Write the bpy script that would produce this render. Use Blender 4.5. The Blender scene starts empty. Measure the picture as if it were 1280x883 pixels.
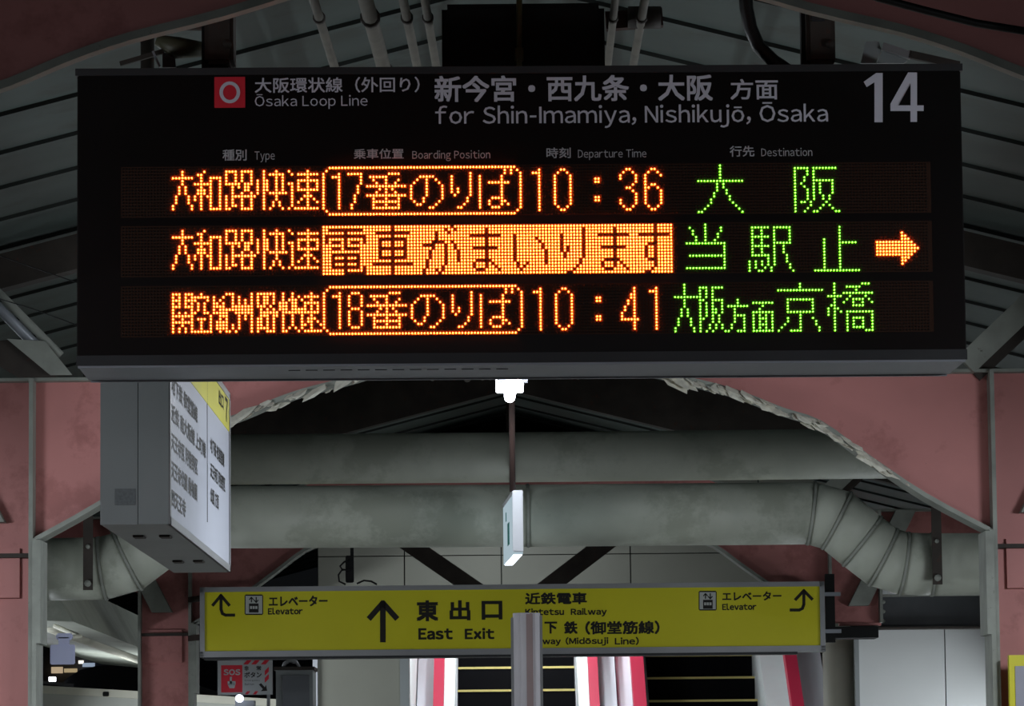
import bpy, bmesh, math, random
from mathutils import Vector, Matrix
random.seed(7)
S = bpy.context.scene
COL = S.collection

# ---------------------------------------------------------------- camera
F = 5029.15; CX, CY = 640.0, 441.5
RHO = math.radians(0.5454)
n_ = Vector((-8, -(990 - CY), -F)).normalized()          # world +Y seen from the camera
u_ = Vector((-math.sin(RHO), math.cos(RHO), 0)); u_ = (u_ - n_ * u_.dot(n_)).normalized()
x_ = n_.cross(u_)
B = Matrix((x_, n_, u_)).transposed()                     # cam = B @ world
EYE = Vector((0, 0, 1.6))
cam = bpy.data.cameras.new('camera'); camo = bpy.data.objects.new('camera', cam); COL.objects.link(camo)
cam.sensor_fit = 'HORIZONTAL'; cam.sensor_width = 36; cam.lens = F / 1280 * 36
cam.clip_start = 0.5; cam.clip_end = 400
camo.matrix_world = Matrix.Translation(EYE) @ B.transposed().to_4x4()
S.camera = camo

# ---------------------------------------------------------------- world, exposure
w = bpy.data.worlds.new('night'); S.world = w; w.use_nodes = True
w.node_tree.nodes['Background'].inputs[0].default_value = (0.55, 0.62, 0.7, 1)
w.node_tree.nodes['Background'].inputs[1].default_value = 0.006
S.view_settings.view_transform = 'Standard'; S.view_settings.look = 'None'
S.view_settings.exposure = 0.0; S.view_settings.gamma = 1.0; S.view_settings.use_curve_mapping = False


def ray(px, py):
    return B.transposed() @ Vector(((px - CX) / F, -(py - CY) / F, -1))


def at(px, py, Y):
    d = ray(px, py)
    return EYE + d * (Y / d.y)


def on_plane(px, py, O, N):
    d = ray(px, py)
    return EYE + d * (N.dot(O - EYE) / N.dot(d))


def hx(s, k=1.0):
    v = [int(s[i:i + 2], 16) / 255 for i in (0, 2, 4)]
    return tuple(k * (c / 12.92 if c < .04045 else ((c + .055) / 1.055) ** 2.4) for c in v)

# ---------------------------------------------------------------- materials
MATS = {}


def mat(name, col, rough=.6, metal=0., bump=0., spots=None, spot_amt=.55, scale=6., var=.12, emit=None, es=0., spec=.4, spot_scale=30, stain=None):
    if name in MATS: return MATS[name]
    m = bpy.data.materials.new(name); m.use_nodes = True; MATS[name] = m
    nt = m.node_tree; P = nt.nodes['Principled BSDF']; L = nt.links
    P.inputs['Roughness'].default_value = rough; P.inputs['Metallic'].default_value = metal
    P.inputs['Specular IOR Level'].default_value = spec
    if emit:
        P.inputs['Emission Color'].default_value = (*emit, 1); P.inputs['Emission Strength'].default_value = es
    if var > 0:
        tc = nt.nodes.new('ShaderNodeTexCoord')
        nz = nt.nodes.new('ShaderNodeTexNoise'); nz.inputs['Scale'].default_value = scale; nz.inputs['Detail'].default_value = 5
        L.new(tc.outputs['Object'], nz.inputs['Vector'])
        rp = nt.nodes.new('ShaderNodeValToRGB')
        rp.color_ramp.elements[0].position = .3; rp.color_ramp.elements[1].position = .7
        rp.color_ramp.elements[0].color = (*[c * (1 - var) for c in col], 1)
        rp.color_ramp.elements[1].color = (*[min(1, c * (1 + var)) for c in col], 1)
        L.new(nz.outputs['Fac'], rp.inputs['Fac'])
        out = rp.outputs['Color']
        for sc_, colr, lo in ((spot_scale, spots, spot_amt), (2.2, stain, .52)):
            if not colr: continue
            n2 = nt.nodes.new('ShaderNodeTexNoise'); n2.inputs['Scale'].default_value = sc_; n2.inputs['Detail'].default_value = 6
            n2.inputs['Roughness'].default_value = .7
            L.new(tc.outputs['Object'], n2.inputs['Vector'])
            r2 = nt.nodes.new('ShaderNodeValToRGB'); r2.color_ramp.elements[0].position = lo; r2.color_ramp.elements[1].position = lo + .08
            L.new(n2.outputs['Fac'], r2.inputs['Fac'])
            mx = nt.nodes.new('ShaderNodeMix'); mx.data_type = 'RGBA'
            L.new(r2.outputs['Color'], mx.inputs['Factor']); L.new(out, mx.inputs['A']); mx.inputs['B'].default_value = (*colr, 1)
            out = mx.outputs['Result']
        L.new(out, P.inputs['Base Color'])
        if bump:
            bp = nt.nodes.new('ShaderNodeBump'); bp.inputs['Strength'].default_value = bump; bp.inputs['Distance'].default_value = .01
            L.new(nz.outputs['Fac'], bp.inputs['Height']); L.new(bp.outputs['Normal'], P.inputs['Normal'])
    else:
        P.inputs['Base Color'].default_value = (*col, 1)
    return m


def emis(name, col, st, nosample=False):
    if name in MATS: return MATS[name]
    m = bpy.data.materials.new(name); m.use_nodes = True; MATS[name] = m
    P = m.node_tree.nodes['Principled BSDF']
    P.inputs['Base Color'].default_value = (0.02, 0.02, 0.02, 1)
    P.inputs['Emission Color'].default_value = (*col, 1); P.inputs['Emission Strength'].default_value = st
    if nosample: m.cycles.emission_sampling = 'NONE'
    return m


PINK = mat('pink_paint', hx('C4827E'), .55, bump=.15, var=.08, scale=3, spots=hx('5a3a36'), spot_amt=.69, spot_scale=26, stain=hx('b0706c'))
FLANGE = mat('grey_paint', hx('8f938b'), .6, bump=.3, var=.2, scale=9, spots=hx('4a443c'), spot_amt=.64, spot_scale=35)
FLAKE = mat('peeling_paint', hx('d8d6c8'), .7, var=.15, scale=40)
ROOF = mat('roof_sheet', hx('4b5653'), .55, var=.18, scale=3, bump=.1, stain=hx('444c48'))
ROOFD = mat('backing_and_lip_shade', hx('282c29'), .8, var=.2)
DARKST = mat('dark_steel', hx('3a342f'), .7, var=.3, scale=8, spots=hx('4b3026'), spot_amt=.6)
BLACK = mat('black_plastic', hx('101010'), .45, var=0)
BLACKM = mat('black_matt', hx('0c0c0c'), .8, var=0)
FACE = mat('sign_face_black', hx('0b0b0b'), .35, var=0, spec=.25)
BOARD = mat('led_board', hx('34241d'), .9, var=0, spec=.05)
UNLIT = mat('unlit_led', hx('12100f'), .5, var=0, spec=.2)
SIGNMET = mat('sign_metal', hx('8b9097'), .45, metal=.3, var=.1, scale=4)
SIGNTOP = mat('sign_top_metal', hx('303234'), .5, metal=.2, var=.1)
TXT = mat('white_print', hx('c9cbd6'), .6, var=0)
TXTS = mat('grey_print', hx('b0b2b6'), .6, var=0)
RED = mat('red_print', hx('d02838'), .5, var=0)
YEL = mat('yellow_panel', hx('d6cf1c'), .4, var=.05, scale=2)
INK = mat('black_print', hx('15130c'), .6, var=0)
WHITEP = mat('white_panel', hx('d9dce2'), .35, var=.04, scale=2)
GALV = mat('galvanised_duct', hx('b6bbae'), .5, metal=.0, var=.1, scale=5, bump=.05, stain=hx('a4a99b'))
ALU = mat('aluminium', hx('9a9c9e'), .35, metal=.4, var=.06)
BOXG = mat('box_grey', hx('8e9494'), .5, var=.06, scale=3)
WALLT = mat('wall_tile', hx('8e8f84'), .6, var=.06, scale=2)
WALLW = mat('wall_white', hx('cfd2d0'), .5, var=.03, scale=2)
CREAM = mat('cream_paint', hx('e6e4d2'), .5, var=.05)
RUBBER = mat('rubber_red', hx('b32a45'), .4, var=0)
STEPM = mat('step_black', hx('09090b'), .9, var=0, spec=.08)
STEPY = mat('step_yellow', hx('b8aa66'), .6, var=0)
GLASSP = mat('balustrade_panel', hx('c8cecc'), .35, var=.03)
CONC = mat('platform_floor', hx('8a8984'), .8, var=.1, scale=1)
LAMPW = emis('lamp_white', (0.86, 0.9, 1.0), 16)
LED_C = emis('led_orange_core', (1.0, 0.29, 0.08), 11)
LED_R = emis('led_orange_rim', (1.0, 0.13, 0.012), 2.4)
LED_S = emis('led_orange_side', (1.0, 0.085, 0.003), 110)
LEG_C = emis('led_green_core', (0.26, 1.0, 0.13), 5.0)
LEG_R = emis('led_green_rim', (0.12, 0.8, 0.01), .7)
LEG_S = emis('led_green_side', (0.13, 0.8, 0.004), 24)
# ---------------------------------------------------------------- mesh helpers


def link_mesh(name, bm, m, parent=None, smooth=False):
    me = bpy.data.meshes.new(name)
    bmesh.ops.recalc_face_normals(bm, faces=bm.faces)
    bm.to_mesh(me); bm.free()
    for mm in (m if isinstance(m, (list, tuple)) else [m]): me.materials.append(mm)
    if smooth:
        for p in me.polygons: p.use_smooth = True
    o = bpy.data.objects.new(name, me); COL.objects.link(o)
    if parent: o.parent = parent; o.matrix_parent_inverse = parent.matrix_world.inverted()
    return o


def tag(o, label=None, cat=None, group=None, kind=None):
    if label: o['label'] = label
    if cat: o['category'] = cat
    if group: o['group'] = group
    if kind: o['kind'] = kind
    return o


def thing(name, loc, label=None, cat=None, group=None, kind=None):
    o = bpy.data.objects.new(name, None); COL.objects.link(o)
    o.matrix_world = Matrix.Translation(Vector(loc)); o.empty_display_size = .05
    return tag(o, label, cat, group, kind)


def bx(bm, lo, hi, M=None):
    vs = []
    for z in (lo[2], hi[2]):
        for x, y in ((lo[0], lo[1]), (hi[0], lo[1]), (hi[0], hi[1]), (lo[0], hi[1])):
            v = Vector((x, y, z)); vs.append(bm.verts.new(M @ v if M else v))
    a = vs
    fs = [bm.faces.new(f) for f in ((a[3], a[2], a[1], a[0]), (a[4], a[5], a[6], a[7]), (a[0], a[1], a[5], a[4]), (a[1], a[2], a[6], a[5]), (a[2], a[3], a[7], a[6]), (a[3], a[0], a[4], a[7]))]
    return fs


def box(name, lo, hi, m, parent=None, M=None, bevel=0):
    bm = bmesh.new(); bx(bm, lo, hi, M)
    if bevel: bmesh.ops.bevel(bm, geom=bm.edges[:], offset=bevel, segments=2, affect='EDGES')
    return link_mesh(name, bm, m, parent)


def prism_bm(bm, pts, d):
    """pts: list of 3D points of a flat outline, d: extrusion vector"""
    a = [bm.verts.new(p) for p in pts]; b = [bm.verts.new(Vector(p) + d) for p in pts]
    n = len(pts)
    bm.faces.new(a); bm.faces.new(b[::-1])
    for i in range(n): bm.faces.new((a[i], b[i], b[(i + 1) % n], a[(i + 1) % n]))


def prism(name, pts, d, m, parent=None):
    bm = bmesh.new(); prism_bm(bm, [Vector(p) for p in pts], Vector(d)); return link_mesh(name, bm, m, parent)


def tube_bm(bm, pts, r, seg=12, cap=True, up=None):
    pts = [Vector(p) for p in pts]; rings = []
    rr = r if isinstance(r, (list, tuple)) else [r] * len(pts)
    ref = None
    for i, p in enumerate(pts):
        if i == 0: t = pts[1] - p
        elif i == len(pts) - 1: t = p - pts[-2]
        else: t = (pts[i + 1] - p).normalized() + (p - pts[i - 1]).normalized()
        t.normalize()
        if ref is None:
            ref = Vector((0, 0, 1)) if abs(t.z) < .9 else Vector((0, 1, 0))
        a = (ref - t * ref.dot(t)).normalized(); ref = a; b = t.cross(a)
        k = 1.0
        if 0 < i < len(pts) - 1:
            c = (pts[i + 1] - p).normalized().dot(t); k = 1 / max(c, .6)
        rings.append([bm.verts.new(p + (a * math.cos(q) + b * math.sin(q)) * rr[i] * (k if False else 1)) for q in [2 * math.pi * j / seg for j in range(seg)]])
    for A, C in zip(rings, rings[1:]):
        for j in range(seg): bm.faces.new((A[j], A[(j + 1) % seg], C[(j + 1) % seg], C[j]))
    if cap: bm.faces.new(rings[0][::-1]); bm.faces.new(rings[-1])


def tube(name, pts, r, m, parent=None, seg=12):
    bm = bmesh.new(); tube_bm(bm, pts, r, seg); return link_mesh(name, bm, m, parent, True)


def bar_bm(bm, p, q, wid, th, wdir):
    """flat bar from p to q, wid along wdir, th across"""
    p = Vector(p); q = Vector(q); t = (q - p).normalized(); wd = Vector(wdir); wd = (wd - t * wd.dot(t)).normalized(); nn = t.cross(wd)
    o = [wd * sx * wid / 2 + nn * sy * th / 2 for sx, sy in ((-1, -1), (1, -1), (1, 1), (-1, 1))]
    a = [bm.verts.new(p + k) for k in o]; b = [bm.verts.new(q + k) for k in o]
    bm.faces.new(a[::-1]); bm.faces.new(b)
    for i in range(4): bm.faces.new((a[i], a[(i + 1) % 4], b[(i + 1) % 4], b[i]))


def bar(name, p, q, wid, th, wdir, m, parent=None):
    bm = bmesh.new(); bar_bm(bm, p, q, wid, th, wdir); return link_mesh(name, bm, m, parent)


def glyph_mesh(body):
    c = bpy.data.curves.new('txt', 'FONT'); c.body = body; c.resolution_u = 2
    o = bpy.data.objects.new('txt', c); COL.objects.link(o)
    bpy.context.view_layer.update()
    me = bpy.data.meshes.new_from_object(o.evaluated_get(bpy.context.evaluated_depsgraph_get()))
    bpy.data.objects.remove(o); bpy.data.curves.remove(c)
    V = [(v.co.x, v.co.y) for v in me.vertices]; Fc = [tuple(p.vertices) for p in me.polygons]
    bpy.data.meshes.remove(me)
    return V, Fc


LAT = {}


def latin(body):
    """Latin letters in the humanist cut of the Japanese face, set proportionally"""
    V, Fc = [], []; x = 0
    for ch in body:
        if ch == ' ': x += .26; continue
        if ch in '-I':
            k = len(V); w_, lo_, hi_ = (.24, .26, .34) if ch == '-' else (.085, .0, .73)
            V += [(x + .03, lo_), (x + .03 + w_, lo_), (x + .03 + w_, hi_), (x + .03, hi_)]; Fc.append((k, k + 1, k + 2, k + 3)); x += w_ + .12; continue
        base = {'ō': 'o', 'Ō': 'O'}.get(ch, ch)
        if ch == 'j': x -= .12
        if base not in LAT:
            LAT[base] = glyph_mesh(chr(ord(base) + 0xFEE0) if 0x21 <= ord(base) <= 0x7e else base)
        v, f = LAT[base]
        a = min(p[0] for p in v); b = max(p[0] for p in v); k = len(V)
        V += [(x + (p[0] - a) * .86, p[1]) for p in v]; Fc += [tuple(k + q for q in t) for t in f]
        w_ = (b - a) * .86
        if ch in 'ōŌ':
            t = max(p[1] for p in v) + .07; k = len(V); V += [(x + w_ * .2, t), (x + w_ * .8, t), (x + w_ * .8, t + .06), (x + w_ * .2, t + .06)]; Fc.append((k, k + 1, k + 2, k + 3))
        x += w_ + .085
    return V, Fc


def text(body, x0, y0, x1, y1, O, U, V, m, parent, name='lettering', label=None, bold=0., up=.0006, coords=None):
    """printed text fitted to the rectangle between two points of a plane (pixels of the photo or plane coordinates)"""
    N = U.cross(V)
    VV, FF = latin(body) if ord(body[0]) < 0x250 else glyph_mesh(body)
    xs = [v[0] for v in VV]; ys = [v[1] for v in VV]
    ax, bx_, ay, by = min(xs), max(xs), min(ys), max(ys)
    if coords: a0, b1, a1, b0 = coords     # u0, v_top, u1, v_bottom
    else:
        pm = (x0 + x1) / 2; ym = (y0 + y1) / 2
        P0 = on_plane(x0, ym, O, N) - O; P1 = on_plane(x1, ym, O, N) - O
        Q0 = on_plane(pm, y0, O, N) - O; Q1 = on_plane(pm, y1, O, N) - O
        a0, a1, b1, b0 = P0.dot(U), P1.dot(U), Q0.dot(V), Q1.dot(V)
    w = abs(bold) * (b1 - b0) / max(.3, by - ay)      # stroke thickening
    a0 += w; a1 -= w; b0 += w; b1 -= w
    VO, FO = [], []
    for q, (dx, dy) in enumerate([(0, 0)] + ([(w, w), (-w, w), (w, -w), (-w, -w)] if w else [])):
        k = len(VO)
        VO += [O + U * (a0 + (x - ax) / (bx_ - ax) * (a1 - a0) + dx) + V * (b0 + (y - ay) / (by - ay) * (b1 - b0) + dy) + N * (up + q * .00005) for x, y in VV]
        FO += [tuple(k + i for i in f) for f in FF]
    me = bpy.data.meshes.new(name); me.from_pydata(VO, [], FO)
    me.materials.append(m)
    q = bpy.data.objects.new(name, me); COL.objects.link(q)
    q.parent = parent; q.matrix_parent_inverse = parent.matrix_world.inverted()
    if label: q['label'] = label
    return q


def decal(name, outlines, O, U, V, m, parent, up=.0006, th=.001, label=None):
    """flat print built from polygons in plane coordinates"""
    N = U.cross(V); bm = bmesh.new()
    for pl in outlines: prism_bm(bm, [O + U * a + V * b + N * up for a, b in pl], N * th)
    o = link_mesh(name, bm, m, parent)
    if label: o['label'] = label
    return o


def pix2plane(px, py, O, U, V):
    p = on_plane(px, py, O, U.cross(V)) - O
    return p.dot(U), p.dot(V)

# ---------------------------------------------------------------- lamps of the station and added fill lamps


def batten(name, x, y, z, ln, power, label, vis=True, group=None, tilt=0, col=(0.88, 0.94, 1.0)):
    t = thing(name, (x, y, z), label, 'lamp', group)
    box('lamp_housing', (x - .05, y, z), (x + .05, y + ln, z + .05), WHITEP, t)
    box('hanger', (x - .01, y + ln * .5, z + .05), (x + .01, y + ln * .5 + .02, max(z + .12, ZE + RZ - .03 - RS * abs(x - XC))), DARKST, t)
    tube('tube_lamp', [(x, y + .03, z - .025), (x, y + ln - .03, z - .025)], .018, LAMPW, t, 10)
    l = bpy.data.lights.new(name + '_light', 'AREA'); l.shape = 'RECTANGLE'; l.size = .12; l.size_y = ln; l.energy = power; l.color = col
    lo = bpy.data.objects.new(name + '_light', l); COL.objects.link(lo); lo.location = (x, y + ln / 2, z - .06)
    lo.rotation_euler = (0, tilt, 0); lo.parent = t; lo.matrix_parent_inverse = t.matrix_world.inverted()
    return t


# ================================================================ THE SETTING
box('floor', (-3.4, -12, -.2), (3.4, 60, 0), CONC)['kind'] = 'structure'
XC = .036                                # centre line of the canopy
ZE = 1.6                                 # eye height, canopy heights below are measured from it
RZ, RS = 2.50, .255                      # ridge height above the eye, roof slope

# folded sheet roof: every sheet of the two slopes is its own piece
roof = thing('ceiling', (XC, 20, ZE + RZ), kind='structure')
SHEET = {}
for s in (-1, 1):
    bm = bmesh.new(); W_, G = .585, 3.6
    prof = [(0, -.017), (.05, -.017), (.07, -.004), (W_ + .03, -.004), (W_ + .03, .006), (0, .006)]
    pts = [Vector((0, a, b)) for a, b in prof]
    prism_bm(bm, pts, Vector((s * G, 0, -RS * G)))
    bm.normal_update()
    SHEET[s] = bm
meshes = {}
for s in (-1, 1):
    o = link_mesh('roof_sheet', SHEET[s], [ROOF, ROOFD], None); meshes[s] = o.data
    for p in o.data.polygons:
        if abs(p.normal.y + 1) < .02 and p.area < .3 and max(o.data.vertices[v].co.y for v in p.vertices) < .01: p.material_index = 1; bpy.data.objects.remove(o)  # front lip takes the dark colour: its shade is painted in
k = 0
Y = 14.72
while Y > 8.5: Y -= .62
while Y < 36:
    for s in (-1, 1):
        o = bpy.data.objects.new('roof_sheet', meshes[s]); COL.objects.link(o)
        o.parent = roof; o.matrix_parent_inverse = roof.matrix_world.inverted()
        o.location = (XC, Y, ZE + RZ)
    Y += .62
for s in (-1, 1):
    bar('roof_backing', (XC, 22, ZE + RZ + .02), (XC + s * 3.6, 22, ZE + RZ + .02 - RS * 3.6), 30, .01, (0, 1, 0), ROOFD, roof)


def frame(Y, raf, label, flakes=0, cut=False, fw=.08):
    """one portal frame of the canopy: columns, haunched girder, rafter, struts"""
    t = thing('canopy_frame', (XC, Y, 0), label, 'steel frame', 'portal frames carrying the canopy')

    def P(x, z, y=0): return Vector((XC + x, Y + y, ZE + z))
    low = [(1.755, .93), (1.51, 1.065), (1.30, 1.21), (1.13, 1.335), (.99, 1.385), (.87, 1.435), (.75, 1.475), (.57, 1.52), (.3, 1.60), (0, 1.66)]
    cr = []
    for i in range(len(low) - 1):
        p0, p1, p2, p3 = (Vector(low[max(0, min(len(low) - 1, i + k))]) for k in (-1, 0, 1, 2))
        for q in range(3):
            u = q / 3; cr.append(tuple(.5 * ((2 * p1) + (p2 - p0) * u + (2 * p0 - 5 * p1 + 4 * p2 - p3) * u * u + (3 * p1 - p0 - 3 * p2 + p3) * u ** 3)))
    cr.append(low[-1])
    top = [(0, 1.95), (.9, 1.78), (1.35, 1.6), (1.5, 1.515), (1.755, 1.515)]
    for s in (-1, 1):
        prism('haunch_plate', [P(s * x, z, -.006) for x, z in cr + top], (0, .012, 0), PINK, t)
        # bottom flange following the haunch
        bm = bmesh.new(); under = []
        for i in range(len(cr)):
            a_, b_ = Vector(cr[max(0, i - 1)]), Vector(cr[min(len(cr) - 1, i + 1)]); d = (b_ - a_).normalized(); nn_ = Vector((-d.y, d.x)) * .016
            if nn_.y > 0: nn_ = -nn_
            under.append((cr[i][0] + nn_.x, cr[i][1] + nn_.y))
        A_ = [[bm.verts.new(P(s * x, z, yy)) for x, z in L_] for L_ in (cr, under) for yy in (-fw, fw)]
        for i in range(len(cr) - 1):
            for u, v in ((0, 1), (2, 3), (0, 2), (1, 3)): bm.faces.new((A_[u][i], A_[u][i + 1], A_[v][i + 1], A_[v][i]))
        for i in (0, -1): bm.faces.new((A_[0][i], A_[1][i], A_[3][i], A_[2][i]))
        link_mesh('haunch_flange', bm, FLANGE, t)
        bm = bmesh.new()
        for (x0, z0), (x1, z1) in zip(top, top[1:] + [(2.9, 1.515)]): bar_bm(bm, P(s * x0, z0), P(s * x1, z1), .14, .012, (0, 1, 0))
        link_mesh('top_flange', bm, FLANGE, t)
        # column
        zf = .9 if (cut and s > 0) else -ZE
        prism('column_web', [P(s * x, z, -.006) for x, z in ((1.755, zf), (2.03, zf), (2.03, 1.515), (1.755, 1.515))], (0, .012, 0), PINK, t)
        bm = bmesh.new(); bx(bm, P(min(s * 1.745, s * 1.76), zf, -.10), P(max(s * 1.745, s * 1.76), 1.515, .10)); link_mesh('column_flange', bm, FLANGE, t)
        if zf < 0:
            bm = bmesh.new(); bx(bm, P(min(s * 1.73, s * 1.745), zf, -.11), P(max(s * 1.73, s * 1.745), .93, .11)); link_mesh('column_flange', bm, FLANGE, t)
            bm = bmesh.new(); bx(bm, P(min(s * 1.715, s * 1.73), .55, -.11), P(max(s * 1.715, s * 1.73), .925, .11)); link_mesh('splice_plate', bm, FLANGE, t)
        bm = bmesh.new(); bx(bm, P(min(s * 2.02, s * 2.035), zf, -.10), P(max(s * 2.02, s * 2.035), 1.515, .10)); link_mesh('column_flange', bm, FLANGE, t)
        # plate beyond the column with its strut
        prism('outer_plate', [P(s * x, z, -.004) for x, z in ((2.035, 1.1), (2.9, 1.42), (2.9, 1.515), (2.035, 1.515))], (0, .010, 0), PINK, t)
        prism('outer_strut', [P(s * x, z, -.09) for x, z in ((1.85, .993), (1.96, .993), (2.23, 1.515), (2.12, 1.515))], (0, .18, 0), FLANGE, t)
        bx_bm = bmesh.new(); bx(bx_bm, P(min(s * 1.765, s * 2.02), .865, -.06), P(max(s * 1.765, s * 2.02), .88, .06)); link_mesh('knee_plate', bx_bm, DARKST, t)
        bm = bmesh.new(); bx(bm, P(min(s * 1.80, s * 2.03), .72 if zf < 0 else .885, -.03), P(max(s * 1.80, s * 2.03), .90, .0)); link_mesh('stiffener_box', bm, PINK, t)
        # rafter under the roof sheets
        a = [(0, RZ - .04), (3.3, RZ - .04 - RS * 3.3), (3.3, RZ - raf - RS * 3.3), (0, RZ - raf)]
        prism('rafter', [P(s * x, z, -.05) for x, z in a], (0, .1, 0), DARKST, t)
        # strut from the top chord up to the roof
        if s > 0:
            bar('roof_strut', P(1.66, 1.535, -.08), P(2.16, 2.0, -.08), .05, .085, (0, 1, 0), FLANGE, t)
            bar('roof_strut', P(1.70, 1.50, -.03), P(2.20, 1.955, -.03), .03, .05, (0, 1, 0), DARKST, t)
        else:
            for dx, rr in ((0, .02), (.055, .015)): tube('roof_strut', [P(-1.70 + dx, 1.60, -.09), P(-2.12 + dx, 2.03, -.09)], rr, SIGNMET if dx == 0 else FLANGE, t, 10)
            prism('gusset_plate', [P(-x, z, -.12) for x, z in ((1.60, 1.525), (1.68, 1.525), (1.84, 1.66), (1.70, 1.65))], (0, .01, 0), FLANGE, t)
            prism('gusset_plate', [P(-x, z, -.10) for x, z in ((1.66, 1.52), (1.80, 1.52), (2.0, 1.64), (1.82, 1.66))], (0, .01, 0), DARKST, t)
    # flaking paint along the bottom flange
    for i in range(flakes):
        s = 1 if i % 5 else -1
        hi = 8
        k = random.uniform(1.2 if s > 0 else 3.2, hi - .2); k0 = int(k); f = k - k0
        x = low[k0][0] * (1 - f) + low[k0 + 1][0] * f; z = low[k0][1] * (1 - f) + low[k0 + 1][1] * f
        if abs(x) > 1.6: continue
        c = P(s * x, z - .008 - .03 * random.random(), -.115 + random.uniform(0, .03))
        bm = bmesh.new()
        r = random.uniform(.008, .028) if i % 6 else random.uniform(.03, .05); n = random.randint(5, 7); ang = random.uniform(0, 6)
        sl = Vector((s * .85, 0, -.45))
        ring = []
        for j in range(n):
            q = ang + 2 * math.pi * j / n; rr = r * random.uniform(.5, 1.2)
            ring.append(bm.verts.new(c + sl * math.cos(q) * rr * 1.4 + Vector((0, -.5, -.7)) * math.sin(q) * rr * .7 + Vector((0, -.004 * random.random(), 0))))
        cv = bm.verts.new(c + Vector((0, -.014 * random.random() - .003, -.004)))
        for j in range(n): bm.faces.new((ring[j], ring[(j + 1) % n], cv))
        g = bmesh.ops.extrude_face_region(bm, geom=bm.faces[:])
        bmesh.ops.translate(bm, verts=[v for v in g['geom'] if isinstance(v, bmesh.types.BMVert)], vec=(0, .003, .002))
        link_mesh('paint_flake', bm, FLAKE, t)
    return t


frame(7.72, .17, 'nearest pink portal frame, its underside crossing the upper corners of the photo', fw=.02)
frame(14.7, .17, 'pink haunched portal frame just behind the black display board, with peeling pale paint', flakes=150)
f2 = frame(22.1, .30, 'pink portal frame beyond the round ducts, standing beside the yellow exit sign', cut=True)

# ================================================================ THE DISPLAY BOARD
PSI = 0.020149
SU = Vector((math.cos(PSI), math.sin(PSI), 0)); SV = Vector((0, 0, 1)); SN = SU.cross(SV)   # SN faces the camera (-Y)
SO = EYE + Vector((5.46015e-2, 10.1911, 1.090123))
W2, H = 2.27 / 2, .7495
sign = thing('departure_board', SO, 'long black electronic departure board with orange and green dot lettering hanging in the foreground', 'departure board')
SM = Matrix.Translation(SO) @ Matrix((SU, -SN, SV)).transposed().to_4x4()   # local x right, y away, z up


def sbox(name, lo, hi, m, bevel=0, parent=None): return box(name, lo, hi, m, parent or sign, SM, bevel)


def sp(a, b, up=0): return SO + SU * a + SV * b + SN * up


body = sbox('housing', (-W2, .012, 0), (W2, .34, H), BLACK)
face = sbox('front_panel', (-W2 + .004, .0, .004), (W2 - .004, .012, H - .004), FACE)
sbox('top_trim', (-W2 - .004, -.006, H - .006), (W2 + .004, .345, H + .012), SIGNTOP)
sbox('bottom_trim', (-W2, -.004, -.004), (W2, .01, .022), SIGNTOP)
sbox('bottom_trim', (-W2 + .004, -.002, -.010), (W2 - .004, .008, -.004), SIGNMET)
sbox('underside_panel', (-W2 + .005, .014, -.008), (W2 - .005, .325, -.002), SIGNMET)
sbox('underside_rail', (-W2 + .01, .325, -.012), (W2 - .01, .34, -.002), SIGNMET)
bm = bmesh.new()
for i in range(13):
    a = -.60 + i * .0445
    bx(bm, (a, .10, -.0095), (a + .030, .106, -.007), SM)
tag(link_mesh('vent_slot', bm, SIGNTOP, sign), kind='stuff')

PITCH = .008; X0 = -.8897; ROWZ = (.5010, .3480, .1935)
for z in ROWZ:
    sbox('display_module', (X0 - 16.6 * PITCH, -.0012, z - 15.7 * PITCH), (X0 + 242.6 * PITCH, .001, z + .7 * PITCH), BOARD)

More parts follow.
